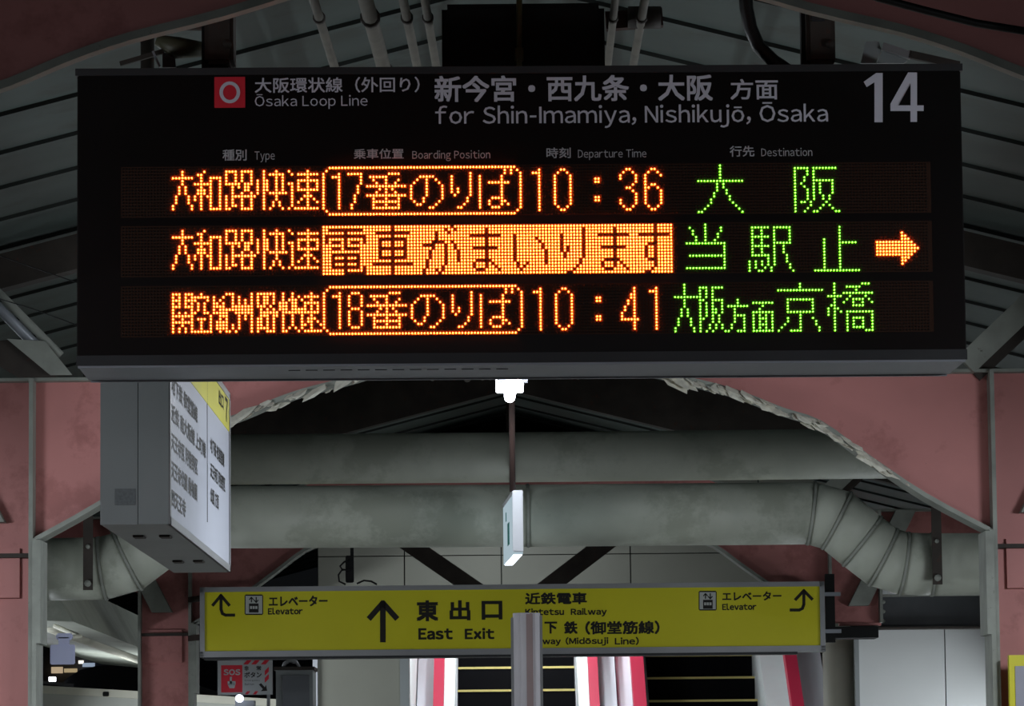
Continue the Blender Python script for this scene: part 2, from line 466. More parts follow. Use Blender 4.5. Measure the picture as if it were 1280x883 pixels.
GL = {
    'yamatoji': "1:3,10,17-20,22-25,29,33,37,43;2:3,8-9,17,20,22,25,29,31-35,38,40-46;3:0-6,9,12-15,17,20,22,25,29,33,35,43;4:3,9,12,15,17,20,22,25,27,29-30,33,35,40-46;5:3,7-12,15,17-21,23-25,27,29-30,33,35,37-38,40,43,46;6:2,4,9,12,15,19,21,23-24,27,29-30,33,35,38,40,43,46;7:2,4,8-10,12,15,19,23-24,27,29-30,33,35,38,40-46;8:2,4,8-10,12,15,19,22,25,27,29,31-36,38,43;9:1,5,7,9,11-12,15,17,19-26,29,33,38,42-44;10:1,5,7,9,12,15,17,19,22,25,29,33,38,41,43,45;11:1,5,9,12,15,17,19,22,25,29,32,34,38,40,43,46;12:0,6,9,12,15,17,19-20,22,25,29,32,34,38,43;13:0,6,9,12-15,17-18,22-25,29,31,35,37,39-46",
    'kanku': "2:0-2,4-6,9,17-19,25,27-32,35,38,44;3:0,2,4,6-11,13,16,19,21,25,27,29-30,32,35,38,40,42-46;4:0-2,4-7,11,13,15,19,21,23,25,27,29-30,32,35,37-39,41,44;5:0,2,4,6,8,10,13-14,16,19,21,23,25,27,29-30,32,34-36,38-39,42-46;6:0-2,4-6,8,10,13-16,19-25,27-29,31,34-36,38-39,42,44,46;7:0,6,8,10,13,15-25,28,30,32,34-36,38-42,44,46;8:0,2,4,6-7,10-11,13-17,20-25,28-33,35-46;9:0-6,12,15-17,21,23,25,28-30,32-33,35,38,41,44;10:0,3,6,8-10,12,15,17,21,23,25,27-28,30,32,35,38,41,43-45;11:0-6,9,12,14-17,21,25,27-28,30,32,35,38,41,43-44,46;12:0,3,6,9,12,14-17,19,21,25,27-28,30,32,35,38,41-42,44,47;13:0,2,4,6,9,12,14-17,19,21,25,27-30,32,35,37,39,41,44;14:0,2,4,6-12,15,17-18,20,25,27,30-32,35-36,40,42-47",
    'frame': "0:50-109;1:49,110;2:48,111;3:48,111;4:48,111;5:48,111;6:48,111;7:48,111;8:48,111;9:48,111;10:48,111;11:48,111;12:48,111;13:48,111;14:49,110;15:50-109",
    'one': "2:53;3:51-53;4:53;5:53;6:53;7:53;8:53;9:53;10:53;11:53;12:53;13:53",
    'seven': "2:56-60;3:60;4:60;5:60;6:59;7:59;8:59;9:58;10:58;11:58;12:57;13:57",
    'eight': "2:57-59;3:56,60;4:56,60;5:56,60;6:56,60;7:57-59;8:56,60;9:56,60;10:56,60;11:56,60;12:56,60;13:57-59",
    'bannoriba': "1:106,108;2:69-72,95,106,108;3:63-68,79-83,89,95,98,105;4:64,68,72,78,81,84,89,95,98,105;5:65,68,71,77,81,85,89,95,98,101-107;6:62-74,76,81,86,89,95,98,105;7:66,68,70,76,81,86,89,91,95,98,105;8:65,68,71,76,81,86,89,91,95,98,105;9:62-74,76,81,86,90,95,98,105;10:64,68,72,76,80,86,94,98,102-105;11:64-72,77,80,85,94,98,101,105-106;12:64,68,72,78-79,84,93,98,101,105,107;13:64-72,82-83,91-92,98,102-104",
    'ten': "1:117,124-125;2:115-117,123,126;3:117,122,127;4:117,122,127,135-136;5:117,122,127,135-136;6:117,122,127;7:117,122,127;8:117,122,127;9:117,122,127;10:117,122,127,135-136;11:117,122,127,135-136;12:117,122,127;13:117,123,126;14:117,124-125",
    'n36': "1:145-146,153-154;2:144,147,152,155;3:143,148,151,156;4:143,148,151;5:148,151;6:147,151,153-154;7:145-146,151-152,155;8:147,151,156;9:148,151,156;10:148,151,156;11:143,148,151,156;12:143,148,151,156;13:144,147,152,155;14:145-146,153-154",
    'n41': "1:147,154;2:147,152-154;3:146-147,154;4:146-147,154;5:145,147,154;6:145,147,154;7:144,147,154;8:144,147,154;9:143,147,154;10:143,147,154;11:143-148,154;12:147,154;13:147,154;14:147,154",
    'dai': "0:175;1:175;2:175;3:175;4:175;5:168-182;6:174,176;7:174,176;8:174,177;9:173,177;10:173,178;11:172,178;12:172,179;13:171,180;14:170,181;15:168-169,182",
    'saka': "1:199-203,205-212;2:199,203,205;3:199,203,205;4:199,202,205;5:199,202,205-211;6:199,201,205,207,211;7:199,202,205,207,211;8:199,203,205,207,211;9:199,203,205,207,211;10:199,203,205,208,210;11:199,203,205,208,210;12:199,201-202,204,209;13:199,204,208,210;14:199,203,207,211;15:199,202,205-206,212-213",
    'tou': "0:170;1:165,170,175;2:166,170,175;3:166,170,174;4:167,170,174;5:167,170,173;6:164-176;7:176;8:176;9:176;10:165-176;11:176;12:176;13:176;14:164-176",
    'eki': "1:185-190,192-197;2:185,188,192,197;3:185,188,192,197;4:185-190,192,197;5:185,188,192,197;6:185,188,192-197;7:185-190,192,195;8:185,188,192,195;9:185,188,192,195;10:185-190,192,196;11:190,192,196;12:184,186,188,190,192,196;13:184,186,188,190,192,197;14:184,186,189,191,197;15:184,187-188,191,198",
    'tome': "1:213;2:213;3:213;4:213;5:208,213;6:208,213-218;7:208,213;8:208,213;9:208,213;10:208,213;11:208,213;12:208,213;13:208,213;14:208,213;15:205-219",
    'arrow': "3:233;4:233-234;5:233-235;6:225-236;7:225-237;8:225-238;9:225-237;10:225-236;11:233-235;12:233-234;13:233",
    'osakahomen': "0:163;1:163,168-170,172-175;2:163,168,170,172;3:163,168,170,172;4:160-168,170,172;5:163,168-169,172-175,180;6:163,168,170,172,175,180,185-191;7:163,168,170,172,175,177-183,188;8:162,164,168,170,172-173,175,179,187;9:162,164,168,170,172-173,175,179,185-191;10:162,164,168,170,172,174,179-182,185,187,189,191;11:161,165,168-169,172,174,179,182,185,187-189,191;12:161,165,168,172,174,179,182,185,187,189,191;13:161,165,168,171,173,175,178,182,185,187-189,191;14:160,166,168,171,173,175,178,182,185,187,189,191;15:160,166,168,170,172,176-177,180-182,185-191",
    'kyobashi': "0:200,211,220-222;1:200,211,215-219;2:193-207,211,218;3:211,214-223;4:209-213,216,221;5:196-204,211,215,217-220,222;6:196,204,211,214,217,220,223;7:196,204,210-211,217-220;8:196,204,209,211-212;9:196-204,209,211,213,215-223;10:200,209,211,215,223;11:196,200,204,211,215,217-220,223;12:196,200,205,211,215,217,220,223;13:195,200,205,211,215,217,220,223;14:194,200,206,211,215,217-220,223;15:193,197-200,206,211,215,221-223",
}
INV = "0:22,41,106;1:2-12,22,39,42,52,83,93,106;2:7,17-27,36,40,52,83,93,106;3:1-13,22,36,47-56,61,76,83,88-97,101-110;4:1,7,13,18-26,36,52,61,68,76,83,93,106;5:1,3-5,7,9-11,13,18,22,26,35-38,41,52,61,69,76,83,93,106;6:7,18,22,26,32-35,39,42,52,61,70,76,83,93,104-106;7:3-5,7-11,18-26,35,39,42,48-55,61,70,76,78,83,89-96,103,106;8:18,22,26,34,39,43,52,61,71,76,78,83,93,103,106;9:3-11,18,22,26,34,39,43,52,61,71,77,83,93,103,106;10:3,7,11,18-26,34,39,43,52,61,71,77,83,93,103,106;11:3-11,22,33,39,43,49-53,61,71,82,90-94,104-106;12:3,7,11,16-28,33,39,48,52,54,62,65,71,82,89,93,95,106;13:3-11,13,22,33,38,48,52,55,62,64,81,89,93,96,106;14:7,13,22,32,36,38,49-51,56,63,80,90-92,97,105;15:7-13,22,32,37,78-79,103-104"


def cells(s):
    out = set()
    for rw in s.split(';'):
        r, cs = rw.split(':')
        for c in cs.split(','):
            if '-' in c:
                a, b = c.split('-'); out |= {(int(r), k) for k in range(int(a), int(b) + 1)}
            else: out.add((int(r), int(c)))
    return out


inv = {(r, c + 48) for r in range(16) for c in range(112)} - {(r, c + 48) for r, c in cells(INV)}
TEXTS = [
    (0, cells(GL['yamatoji']), 'o', 'orange lit dots reading 大和路快速 in the top row'),
    (0, cells(GL['frame']) | cells(GL['one']) | cells(GL['seven']) | cells(GL['bannoriba']), 'o', 'orange lit dots reading 17番のりば in a rounded frame'),
    (0, cells(GL['ten']) | cells(GL['n36']), 'o', 'orange lit dots reading 10:36'),
    (0, cells(GL['dai']) | cells(GL['saka']), 'g', 'green lit dots reading 大阪'),
    (1, cells(GL['yamatoji']), 'o', 'orange lit dots reading 大和路快速 in the middle row'),
    (1, inv, 'o', 'block of orange lit dots with dark characters 電車がまいります'),
    (1, cells(GL['tou']) | cells(GL['eki']) | cells(GL['tome']), 'g', 'green lit dots reading 当駅止'),
    (1, cells(GL['arrow']), 'o', 'orange lit dots forming an arrow to the right'),
    (2, cells(GL['kanku']), 'o', 'orange lit dots reading 関空紀州路快速 in the bottom row'),
    (2, cells(GL['frame']) | cells(GL['one']) | cells(GL['eight']) | cells(GL['bannoriba']), 'o', 'orange lit dots reading 18番のりば in a rounded frame'),
    (2, cells(GL['ten']) | cells(GL['n41']), 'o', 'orange lit dots reading 10:41'),
    (2, cells(GL['osakahomen']) | cells(GL['kyobashi']), 'g', 'green lit dots reading 大阪方面京橋'),
]
SEG = 8
CS = [(math.cos(2 * math.pi * (j + .5) / SEG), math.sin(2 * math.pi * (j + .5) / SEG)) for j in range(SEG)]
for ln, cc, kind, lab in TEXTS:
    V_, F_, MI = [], [], []
    for r, c in sorted(cc):
        a, b = X0 + c * PITCH, ROWZ[ln] - r * PITCH
        base = len(V_)
        for rad, up in ((.0026, .0012), (.0026, .0031), (.0017, .0040)):
            V_ += [sp(a + cs * rad, b + sn * rad, up) for cs, sn in CS]
        for k in range(2):
            for j in range(SEG):
                F_.append((base + k * SEG + j, base + k * SEG + (j + 1) % SEG, base + (k + 1) * SEG + (j + 1) % SEG, base + (k + 1) * SEG + j)); MI.append(2 - k)
        F_.append(tuple(base + 2 * SEG + j for j in range(SEG))); MI.append(0)
    me = bpy.data.meshes.new('lit_dots'); me.from_pydata(V_, [], F_)
    for m in ((LED_C, LED_R, LED_S) if kind == 'o' else (LEG_C, LEG_R, LEG_S)): me.materials.append(m)
    me.polygons.foreach_set('material_index', MI)
    o = bpy.data.objects.new('lit_dots', me); COL.objects.link(o); o.parent = sign; o.matrix_parent_inverse = sign.matrix_world.inverted()
    tag(o, lab, kind='stuff')
lit = [set(), set(), set()]
for ln, cc, k_, l_ in TEXTS: lit[ln] |= cc
for ln in range(3):
    V_, F_ = [], []
    for r in range(16):
        for c in range(-16, 242):
            if (r, c) in lit[ln]: continue
            a, b = X0 + c * PITCH, ROWZ[ln] - r * PITCH; base = len(V_)
            for rad, up in ((.0027, .0012), (.0017, .0028)):
                V_ += [sp(a + math.cos(q) * rad, b + math.sin(q) * rad, up) for q in (.52, 1.57, 2.62, 3.67, 4.71, 5.76)]
            F_ += [(base + j, base + (j + 1) % 6, base + 6 + (j + 1) % 6, base + 6 + j) for j in range(6)] + [tuple(base + 6 + j for j in range(6))]
    me = bpy.data.meshes.new('unlit_dots'); me.from_pydata(V_, [], F_); me.materials.append(UNLIT)
    o = bpy.data.objects.new('unlit_dots', me); COL.objects.link(o); o.parent = sign; o.matrix_parent_inverse = sign.matrix_world.inverted()
    tag(o, kind='stuff')


def st(body, x0, y0, x1, y1, m=TXT, bold=0., **k): return text(body, x0, y0, x1, y1, SO, SU, SV, m, sign, bold=bold, up=.0008, **k)


q0 = pix2plane(268, 115.5, SO, SU, SV)[0]; q1 = pix2plane(306.5, 115.5, SO, SU, SV)[0]
r1 = pix2plane(287, 96.3, SO, SU, SV)[1]; r0 = pix2plane(287, 134.8, SO, SU, SV)[1]
decal('line_symbol', [[(q0, r0), (q1, r0), (q1, r1), (q0, r1)]], SO, SU, SV, RED, sign, label='red square with a white letter O')
ring = []
oc = pix2plane(287.3, 115.7, SO, SU, SV); rx, ry = .0265, .0282
for j in range(36):
    q = [2 * math.pi * (j + k) / 36 for k in (0, 1)]
    ring.append([(oc[0] + math.cos(q[0]) * rx, oc[1] + math.sin(q[0]) * ry), (oc[0] + math.cos(q[1]) * rx, oc[1] + math.sin(q[1]) * ry),
                 (oc[0] + math.cos(q[1]) * rx * .66, oc[1] + math.sin(q[1]) * ry * .70), (oc[0] + math.cos(q[0]) * rx * .66, oc[1] + math.sin(q[0]) * ry * .70)])
decal('letter_o', ring, SO, SU, SV, TXT, sign, up=.0018)
st('大阪環状線（外回り）', 318.5, 96.5, 524.5, 116, bold=.012)
st('Ōsaka Loop Line', 318.5, 117.6, 459.5, 136.4)
st('新今宮・西九条・大阪', 543, 94, 891, 127, bold=.02)
st('方面', 913, 98.8, 972.5, 124.6, bold=.014)
st('for Shin-Imamiya, Nishikujō, Ōsaka', 544, 128.8, 1035, 160.2, bold=.006)
for b, a0, y0, a1, y1 in (('種別', 278.2, 187, 308.3, 201), ('Type', 318.3, 189.4, 343.5, 203), ('乗車位置', 442.3, 186, 504.6, 198.8), ('Boarding Position', 515.4, 188, 612.7, 201.5),
                          ('時刻', 683, 184.6, 713.4, 197.8), ('Departure Time', 722.5, 186.5, 808, 200), ('行先', 912.2, 182.5, 943, 196), ('Destination', 951.5, 185, 1015.3, 195.4)):
    st(b, a0, y0, a1, y1, TXTS, bold=.012 if ord(b[0]) > 255 else 0)


def g14(pl): return [pix2plane(1079.5 + (x - 478) / 4, 90.7 + (y - 363) / 4, SO, SU, SV) for x, y in pl]


decal('platform_number', [g14([(532, 612), (532, 412), (493, 436), (478, 410), (540, 366), (573, 366), (573, 612)]),
                          g14([(612, 556), (612, 520), (700, 363), (745, 363), (745, 528), (778, 528), (778, 556), (745, 556), (745, 610), (712, 610), (712, 556)])],
      SO, SU, SV, TXT, sign, label='large white platform number 14')
decal('number_counter', [g14([(652, 528), (712, 420), (712, 528)])], SO, SU, SV, FACE, sign, up=.0018)

# what the board hangs from
for px, cy in ((271, 0), (1021, 0)):
    t = thing('board_hanger', at(px, 60, 10.35), ('dark clamp hanger holding up the left end of the black departure board' if px < 600 else 'dark clamp hanger holding up the right end of the black departure board'), 'bracket', 'hangers of the departure board')
    c = at(px, 40, 10.36)
    box('hanger_plate', (c.x - .04, c.y + .0, SO.z + H + .03), (c.x + .03, c.y + .06, ZE + RZ - .35), BLACKM, t, bevel=.004)
    box('clamp', (c.x - .03, c.y - .04, c.z - .09), (c.x + .045, c.y + .09, c.z + .07), DARKST, t, bevel=.01)
    box('clamp', (c.x - .02, c.y - .05, c.z + .02), (c.x + .02, c.y - .035, c.z + .06), SIGNTOP, t, bevel=.004)
    tube('bolt', [(c.x + .03, c.y - .05, c.z - .04), (c.x + .03, c.y + .1, c.z - .04)], .012, DARKST, t, 8)
c = at(215, 45, 10.5)
t = thing('pipe_clamp', c, 'rusty greenish clamp beside the left hanger above the departure board', 'bracket')
tube('clamp_body', [at(182, 40, 10.5), at(205, 28, 10.5), at(230, 24, 10.5), at(262, 30, 10.5)], [.02, .035, .03, .02], DARKST, t, 10)
tube('clamp_jaw', [at(196, 50, 10.5), at(222, 60, 10.5), at(255, 62, 10.5)], [.015, .03, .02], mat('olive_metal', hx('4a4a38'), .5, var=.2), t, 10)
prism('clip_plate', [at(203, 66, 10.5), at(218, 66, 10.5), at(220, 84, 10.5), at(203, 84, 10.5)], (0, .01, 0), SIGNTOP, t)
bar('clip_rod', at(150, 80, 10.5), at(205, 64, 10.5), .012, .012, (0, 1, 0), DARKST, t)
bar('clip_rod', at(191, 64, 10.48), at(200, 84, 10.48), .006, .006, (0, 1, 0), SIGNMET, t)
t = thing('cable_tray_end', at(1100, 65, 10.6), 'small pale sheet metal plates above the right end of the departure board', 'bracket')
prism('plate', [at(1076, 79, 10.6), at(1082, 52, 10.6), at(1098, 51, 10.6), at(1102, 62, 10.6), at(1095, 79, 10.6)], (0, .01, 0), BOXG, t)
prism('plate', [at(1096, 79, 10.62), at(1104, 62, 10.62), at(1134, 76, 10.62), at(1130, 79, 10.62)], (0, .01, 0), BOXG, t)
bar('plate', at(1103, 58, 10.6), at(1139, 70, 10.6), .02, .02, (0, 1, 0), ALU, t)
bar('plate', at(1136, 68, 10.6), at(1199, 82, 10.6), .02, .02, (0, 1, 0), DARKST, t)

t = thing('speaker_box', at(652, 60, 10.75), 'big black box hanging behind the top edge of the departure board', 'box')
p0 = at(553, 110, 10.75); p1 = at(755, 5, 10.75)
box('cabinet', (p0.x, 10.72, p0.z), (p1.x, 11.0, p1.z), BLACKM, t, bevel=.015)
tube('conduit', [at(649, -30, 10.7), at(649, 84, 10.7)], .008, mat('brass', hx('4a4020'), .5, var=0), t, 8)
tube('conduit_joint', [at(649, 60, 10.7), at(649, 76, 10.7)], .012, mat('brass', hx('4a4020'), .5, var=0), t, 8)

# conduits running along the ceiling
for (xa, xb, yb, r, nm) in ((392, 418, 83, .013, 'thin conduit with clips, leftmost above the departure board'), (457, 479, 82, .021, 'thickest pale pipe above the departure board'),
                            (504, 521, 81, .013, 'narrow pale pipe next to the thickest one above the board'), (531, 545, 81, .012, 'narrow pale pipe nearest the left of the black box'),
                            (769, 760, 79, .011, 'narrow pale pipe just right of the black box above the board'), (806, 792, 79, .012, 'pale pipe held by the brown clamp right of the black box')):
    zc = 2.12
    dA = ray(xa, 0); dB = ray(xb, yb)
    A = EYE + dA * (zc / dA.z); Bp = EYE + dB * (zc / dB.z); D = (Bp - A).normalized()
    CPIPE = mat('conduit_grey', hx('66645c'), .6, var=.2, scale=12)
    t = thing('ceiling_pipe', A, nm, 'pipe', 'pipes under the roof')
    tube('pipe_run', [A - D * 1.5, A, Bp, Bp + D * 9], r, CPIPE, t, 10)
    for q in (.25, 1.1, 2.4): tube('pipe_clip', [A + D * (q - .012), A + D * (q + .012)], r * 1.35, DARKST, t, 10)
t = thing('pipe_support', at(792, 24, 10.9), 'rusty brown channel clamping pipes to the right of the black box', 'bracket')
bar('channel', at(757, 27, 11.1), at(828, 22, 11.1), .05, .04, (0, 0, 1), mat('rust_steel', hx('3a241e'), .7, var=.2), t)
tube('cable_gland', [at(785, 22, 11.05), at(826, 22, 11.05)], .032, DARKST, t, 12)
t = thing('black_hose', at(935, 40, 10.4), 'thick black hose curving down into the top of the departure board', 'cable')
tube('hose', [at(x, y, 10.42) for x, y in ((932, -60), (931, -20), (933, 10), (938, 35), (948, 58), (966, 76), (990, 92))], .0185, BLACK, t, 14)
o = tube('power_cable', [at(x, y, 7.2) for x, y in ((1040, -22), (1100, -2), (1160, 14), (1220, 29), (1300, 42))], .0075, BLACK, None, 10); tag(o, 'thick black cable crossing the upper right corner below the pink frame', 'cable')
for (pts, lab) in ((((-60, 300), (0, 320), (60, 341), (130, 365)), 'upper thin black wire left of the departure board'), (((-60, 352), (0, 374), (40, 386), (130, 419)), 'lower thin black wire left of the departure board')):
    o = tube('thin_wire', [at(x, y, 13.2) for x, y in pts], .0018, BLACKM, None, 6); tag(o, lab, 'cable')

# ================================================================ LEFT BOX SIGN
bxs = thing('direction_box_sign', (-1.0, 11, ZE + .74), 'grey hanging box sign seen end-on at left, white text panel with yellow band', 'sign')
bl, br, by0, by1, bz0, bz1 = -1.100, -.914, 11.0, 13.43, ZE + .737, ZE + 1.335
box('sign_body', (bl, by0, bz0 + .006), (br - .004, by1, bz1), BOXG, bxs)
box('end_cap', (bl - .002, by0 - .006, bz0), (bl + .10, by0, bz1), BOXG, bxs)
box('end_cap', (bl + .102, by0 - .006, bz0), (br, by0, bz1), BOXG, bxs)
box('bottom_plate', (bl, by0, bz0), (br, by1, bz0 + .006), BOXG, bxs)
for (yy, xx) in ((11.45, -1.04), (11.45, -.965), (12.7, -1.03), (12.7, -.965)):
    box('catch', (xx - .018, yy, bz0 - .006), (xx + .018, yy + .09, bz0), DARKST, bxs, bevel=.003)
box('text_panel', (br - .004, by0 + .03, bz0 + .02), (br, by1 - .03, bz1 - .02), mat('lilac_white', hx('b4b8c4'), .4, var=.04, scale=2), bxs)
for a in ((by0 - .004, bz0, by0 + .028, bz1), (by1 - .028, bz0, by1, bz1), (by0, bz0, by1, bz0 + .022), (by0, bz1 - .022, by1, bz1)):
    box('panel_frame', (br - .004, a[0], a[1]), (br + .004, a[2], a[3]), ALU, bxs)
box('yellow_band', (br, by0 + .03, ZE + 1.205), (br + .0015, by1 - .03, bz1 - .022), YEL, bxs)
box('divider', (br, 12.41, bz0 + .10), (br + .0015, 12.418, bz1 - .022), INK, bxs)
box('rating_label', (-1.062, by0 - .0075, ZE + .79), (-1.005, by0 - .006, ZE + .835), mat('label_grey', hx('6c7274'), .5, var=.2, scale=120), bxs)
for yy in (11.3, 13.1): tube('hanging_pipe', [(-1.0, yy, bz1 - .01), (-1.0, yy, ZE + RZ - .02 - RS * 1.03)], .02, DARKST, bxs, 10)
BO = Vector((br, 0, 0)); BU = Vector((0, 1, 0)); BV = Vector((0, 0, 1))
for i, (s, ln_) in enumerate((('地下鉄 御堂筋線', .95), ('近鉄 南大阪線 上町線', 1.28), ('天王寺区 阿倍野区', .95), ('天王寺公園 動物園', .93), ('四天王寺', .50))):
    zt = ZE + 1.157 - i * .0785
    text(s, 0, 0, 0, 0, BO, BU, BV, INK, bxs, bold=.03, up=.001, coords=(11.07, zt, 11.07 + ln_, zt - .052))
for i, (s, ln_) in enumerate((('地下鉄 御堂筋線', .62), ('天王寺区 阿倍野区', .66), ('公園 方面', .36))):
    zt = ZE + 1.115 - i * .0785
    text(s, 0, 0, 0, 0, BO, BU, BV, INK, bxs, bold=.03, up=.001, coords=(12.55, zt, 12.55 + ln_, zt - .05))
text('出口', 0, 0, 0, 0, BO, BU, BV, INK, bxs, bold=.03, up=.0025, coords=(12.9, ZE + 1.30, 13.12, ZE + 1.25))
text('7', 0, 0, 0, 0, BO, BU, BV, INK, bxs, bold=.02, up=.0025, coords=(13.2, ZE + 1.305, 13.32, ZE + 1.225))

# ================================================================ DUCTS


def duct(name, label, path, Y, r, breaks=()):
    P = [at(x, y, Y) for x, y in path]
    t = thing(name, P[0], label, 'duct')
    for i, (a, b) in enumerate(zip(P, P[1:])):
        bm = bmesh.new()
        d = (b - a).normalized()
        dp = (a - P[i - 1]).normalized() if i else d
        dn = (P[i + 2] - b).normalized() if i + 2 < len(P) else d
        rings = []
        for c, tt in ((a, (d + dp).normalized()), (b, (d + dn).normalized())):
            ring = []
            e1 = Vector((0, 1, 0)); e2 = d.cross(e1).normalized()
            for j in range(40):
                q = 2 * math.pi * j / 40; v = e1 * math.cos(q) * r + e2 * math.sin(q) * r
                v = v - d * (v.dot(tt) / d.dot(tt))
                ring.append(bm.verts.new(c + v))
            rings.append(ring)
        for j in range(40): bm.faces.new((rings[0][j], rings[0][(j + 1) % 40], rings[1][(j + 1) % 40], rings[1][j]))
        bm.faces.new(rings[0][::-1]); bm.faces.new(rings[1])
        o = link_mesh('duct_section', bm, GALV, t)
        for p in o.data.polygons:
            if len(p.vertices) == 4: p.use_smooth = True
        if i:
            bm = bmesh.new(); tt = (d + dp).normalized(); e1 = Vector((0, 1, 0)); e2 = tt.cross(e1).normalized(); k = 1 / max(.5, abs(d.dot(tt)))
            A = []
            for off, rr in ((-.006, r), (-.006, r + .005), (.006, r + .005), (.006, r)):
                A.append([bm.verts.new(a + tt * off + e1 * math.cos(2 * math.pi * j / 40) * rr + e2 * math.sin(2 * math.pi * j / 40) * (rr + r * (k - 1))) for j in range(40)])
            for u in range(4):
                for j in range(40): bm.faces.new((A[u][j], A[u][(j + 1) % 40], A[(u + 1) % 4][(j + 1) % 40], A[(u + 1) % 4][j]))
            link_mesh('duct_seam', bm, FLANGE, t)
    return t


duct('round_duct', 'upper round grey duct crossing under the roof, behind the hanging lamp rod', [(60, 577), (640, 572), (1230, 566)], 20.6, .129)
d2 = duct('round_duct', 'lower round grey duct with segmented elbows stepping down at both ends', [(-60, 713), (60, 712), (128, 711), (160, 702), (200, 672), (238, 650), (262, 647), (660, 645), (1014, 642), (1046, 651), (1078, 677), (1104, 697), (1130, 705), (1165, 706), (1330, 705)], 18.8, .146)
for (x, y0, y1, lab) in ((110, 655, 738, 'dark flat strap hanging in front of the left end of the lower duct'), (1172, 655, 731, 'dark flat strap hanging in front of the right end of the lower duct')):
    b = at(x, y1, 18.6); a = Vector((b.x, b.y, ZE + RZ - .02 - RS * abs(b.x - XC)))
    t = thing('duct_hanger', b, lab, 'bracket', 'hanger straps of the lower duct')
    bar('strap', a, b, .045, .012, (1, 0, 0), DARKST, t)
    tube('bolt', [b + Vector((0, -.025, .03)), b + Vector((0, .02, .03))], .016, FLANGE, t, 8)
    tube('bolt', [b + Vector((0, -.02, .2)), b + Vector((0, .02, .2))], .01, FLANGE, t, 8)

# ================================================================ LAMP, ROD AND EDGE-ON SIGN ON THE CENTRE LINE
c = at(637, 468, 17.2)
t = thing('ridge_lamp', c, 'glowing T-shaped fluorescent lamp seen end-on under the centre of the departure board', 'lamp')
box('reflector', (c.x - .060, 17.2, c.z - .052), (c.x + .060, 17.5, c.z - .006), emis('lamp_reflector', (.9, .93, 1), 7), t, bevel=.004)
tube('tube_lamp', [(c.x, 17.2, c.z - .07), (c.x, 17.5, c.z - .07)], .024, LAMPW, t, 12)
box('lamp_base', (c.x - .055, 17.2, c.z - .006), (c.x + .055, 17.5, c.z + .03), BOXG, t)
box('hanger', (c.x - .01, 17.35, c.z + .03), (c.x + .01, 17.37, ZE + RZ - .03), DARKST, t)
l = bpy.data.lights.new('ridge_lamp_light', 'AREA'); l.shape = 'RECTANGLE'; l.size = .1; l.size_y = .3; l.energy = 5; l.color = (.88, .94, 1)
lo = bpy.data.objects.new('ridge_lamp_light', l); COL.objects.link(lo); lo.location = (c.x, 17.35, c.z - .11); lo.parent = t; lo.matrix_parent_inverse = t.matrix_world.inverted()

YS = 17.7
a = at(647, 613, YS); b = at(647, 690, YS)
t = thing('edge_on_sign', a, 'slim lit sign seen edge-on, hanging from a brown rod in the centre', 'sign')
M = Matrix.Translation(a) @ Matrix.Rotation(math.radians(2.9), 4, 'Z')
hh = a.z - b.z
box('sign_edge', (-.023, 0, -hh), (.023, .02, 0), WHITEP, t, M, bevel=.004)
box('lit_face', (-.022, .02, -hh - .01), (.022, .85, -.02), emis('lit_sign_face', (.62, .80, .9), .55), t, M)
box('sign_frame', (-.023, .02, -.02), (.023, .87, 0), WHITEP, t, M)
box('lit_slot', (-.018, .03, -hh - .014), (.018, .82, -hh - .010), emis('lit_slot', (.85, .92, 1), 4), t, M)
box('teal_mark', (-.0235, .30, -.22), (-.022, .45, -.12), mat('teal_print', hx('2f8f86'), .5, var=0), t, M)
box('teal_mark', (-.0235, .55, -.10), (-.022, .60, -.06), mat('teal_print', hx('2f8f86'), .5, var=0), t, M)
rt = at(641, 480, YS)
tube('hanging_rod', [a + Vector((-.022, .02, -.005)), Vector((a.x - .022, YS + .02, ZE + RZ - .05))], .014, mat('rod_brown', hx('3c2c28'), .6, var=0), t, 10)

# ================================================================ YELLOW EXIT SIGN
YE = 21.7
EN_psi = .002
EU = Vector((math.cos(EN_psi), math.sin(EN_psi), 0)); EV = Vector((0, 0, 1)); EN = EU.cross(EV)
EO = at(640, 820, YE)
ex = thing('exit_sign', EO, 'long yellow exit sign with black arrows and a grey frame', 'sign')


def ep(px, py): return pix2plane(px, py, EO, EU, EV)


eL = ep(250, 778)[0]; eR = ep(1031, 771)[0]; eT = ep(640, 731)[1]; eB = ep(640, 818.5)[1]
EM = Matrix.Translation(EO) @ Matrix((EU, -EN, EV)).transposed().to_4x4()
box('sign_body', (eL, .004, eB), (eR, .16, eT), BOXG, ex, EM)
box('yellow_face', (eL + .02, -.002, eB + .02), (eR - .02, .004, eT - .02), YEL, ex, EM)
for a in ((eL, eB, eR, eB + .032), (eL, eT - .026, eR, eT), (eL, eB, eL + .026, eT), (eR - .026, eB, eR, eT)):
    box('sign_frame', (a[0], -.014, a[1]), (a[2], .004, a[3]), ALU, ex, EM)
box('bottom_rail', (eL + .02, .0, eB - .012), (eR - .15, .16, eB), SIGNTOP, ex, EM)
for zz in (.10, .30): box('side_bolt', (eR, .03, eB + zz), (eR + .09, .05, eB + zz + .02), SIGNMET, ex, EM)
box('side_bracket', (eR + .01, .05, eB + .05), (eR + .06, .09, eB + .42), BLACKM, ex, EM)


for px, xx in ((251, XC - 1.75), (1030, XC + 1.75)):
    for dz in (.12, .33):
        p = at(px, 820, YE + .1); bar('side_arm', (p.x, YE + .12, EO.z + dz), (xx, 21.974, EO.z + dz), .03, .02, (0, 0, 1), DARKST, ex)


def et(body, x0, y0, x1, y1, bold=.02, **k): return text(body, x0, y0, x1, y1, EO, EU, EV, INK, ex, bold=bold, up=.003, **k)


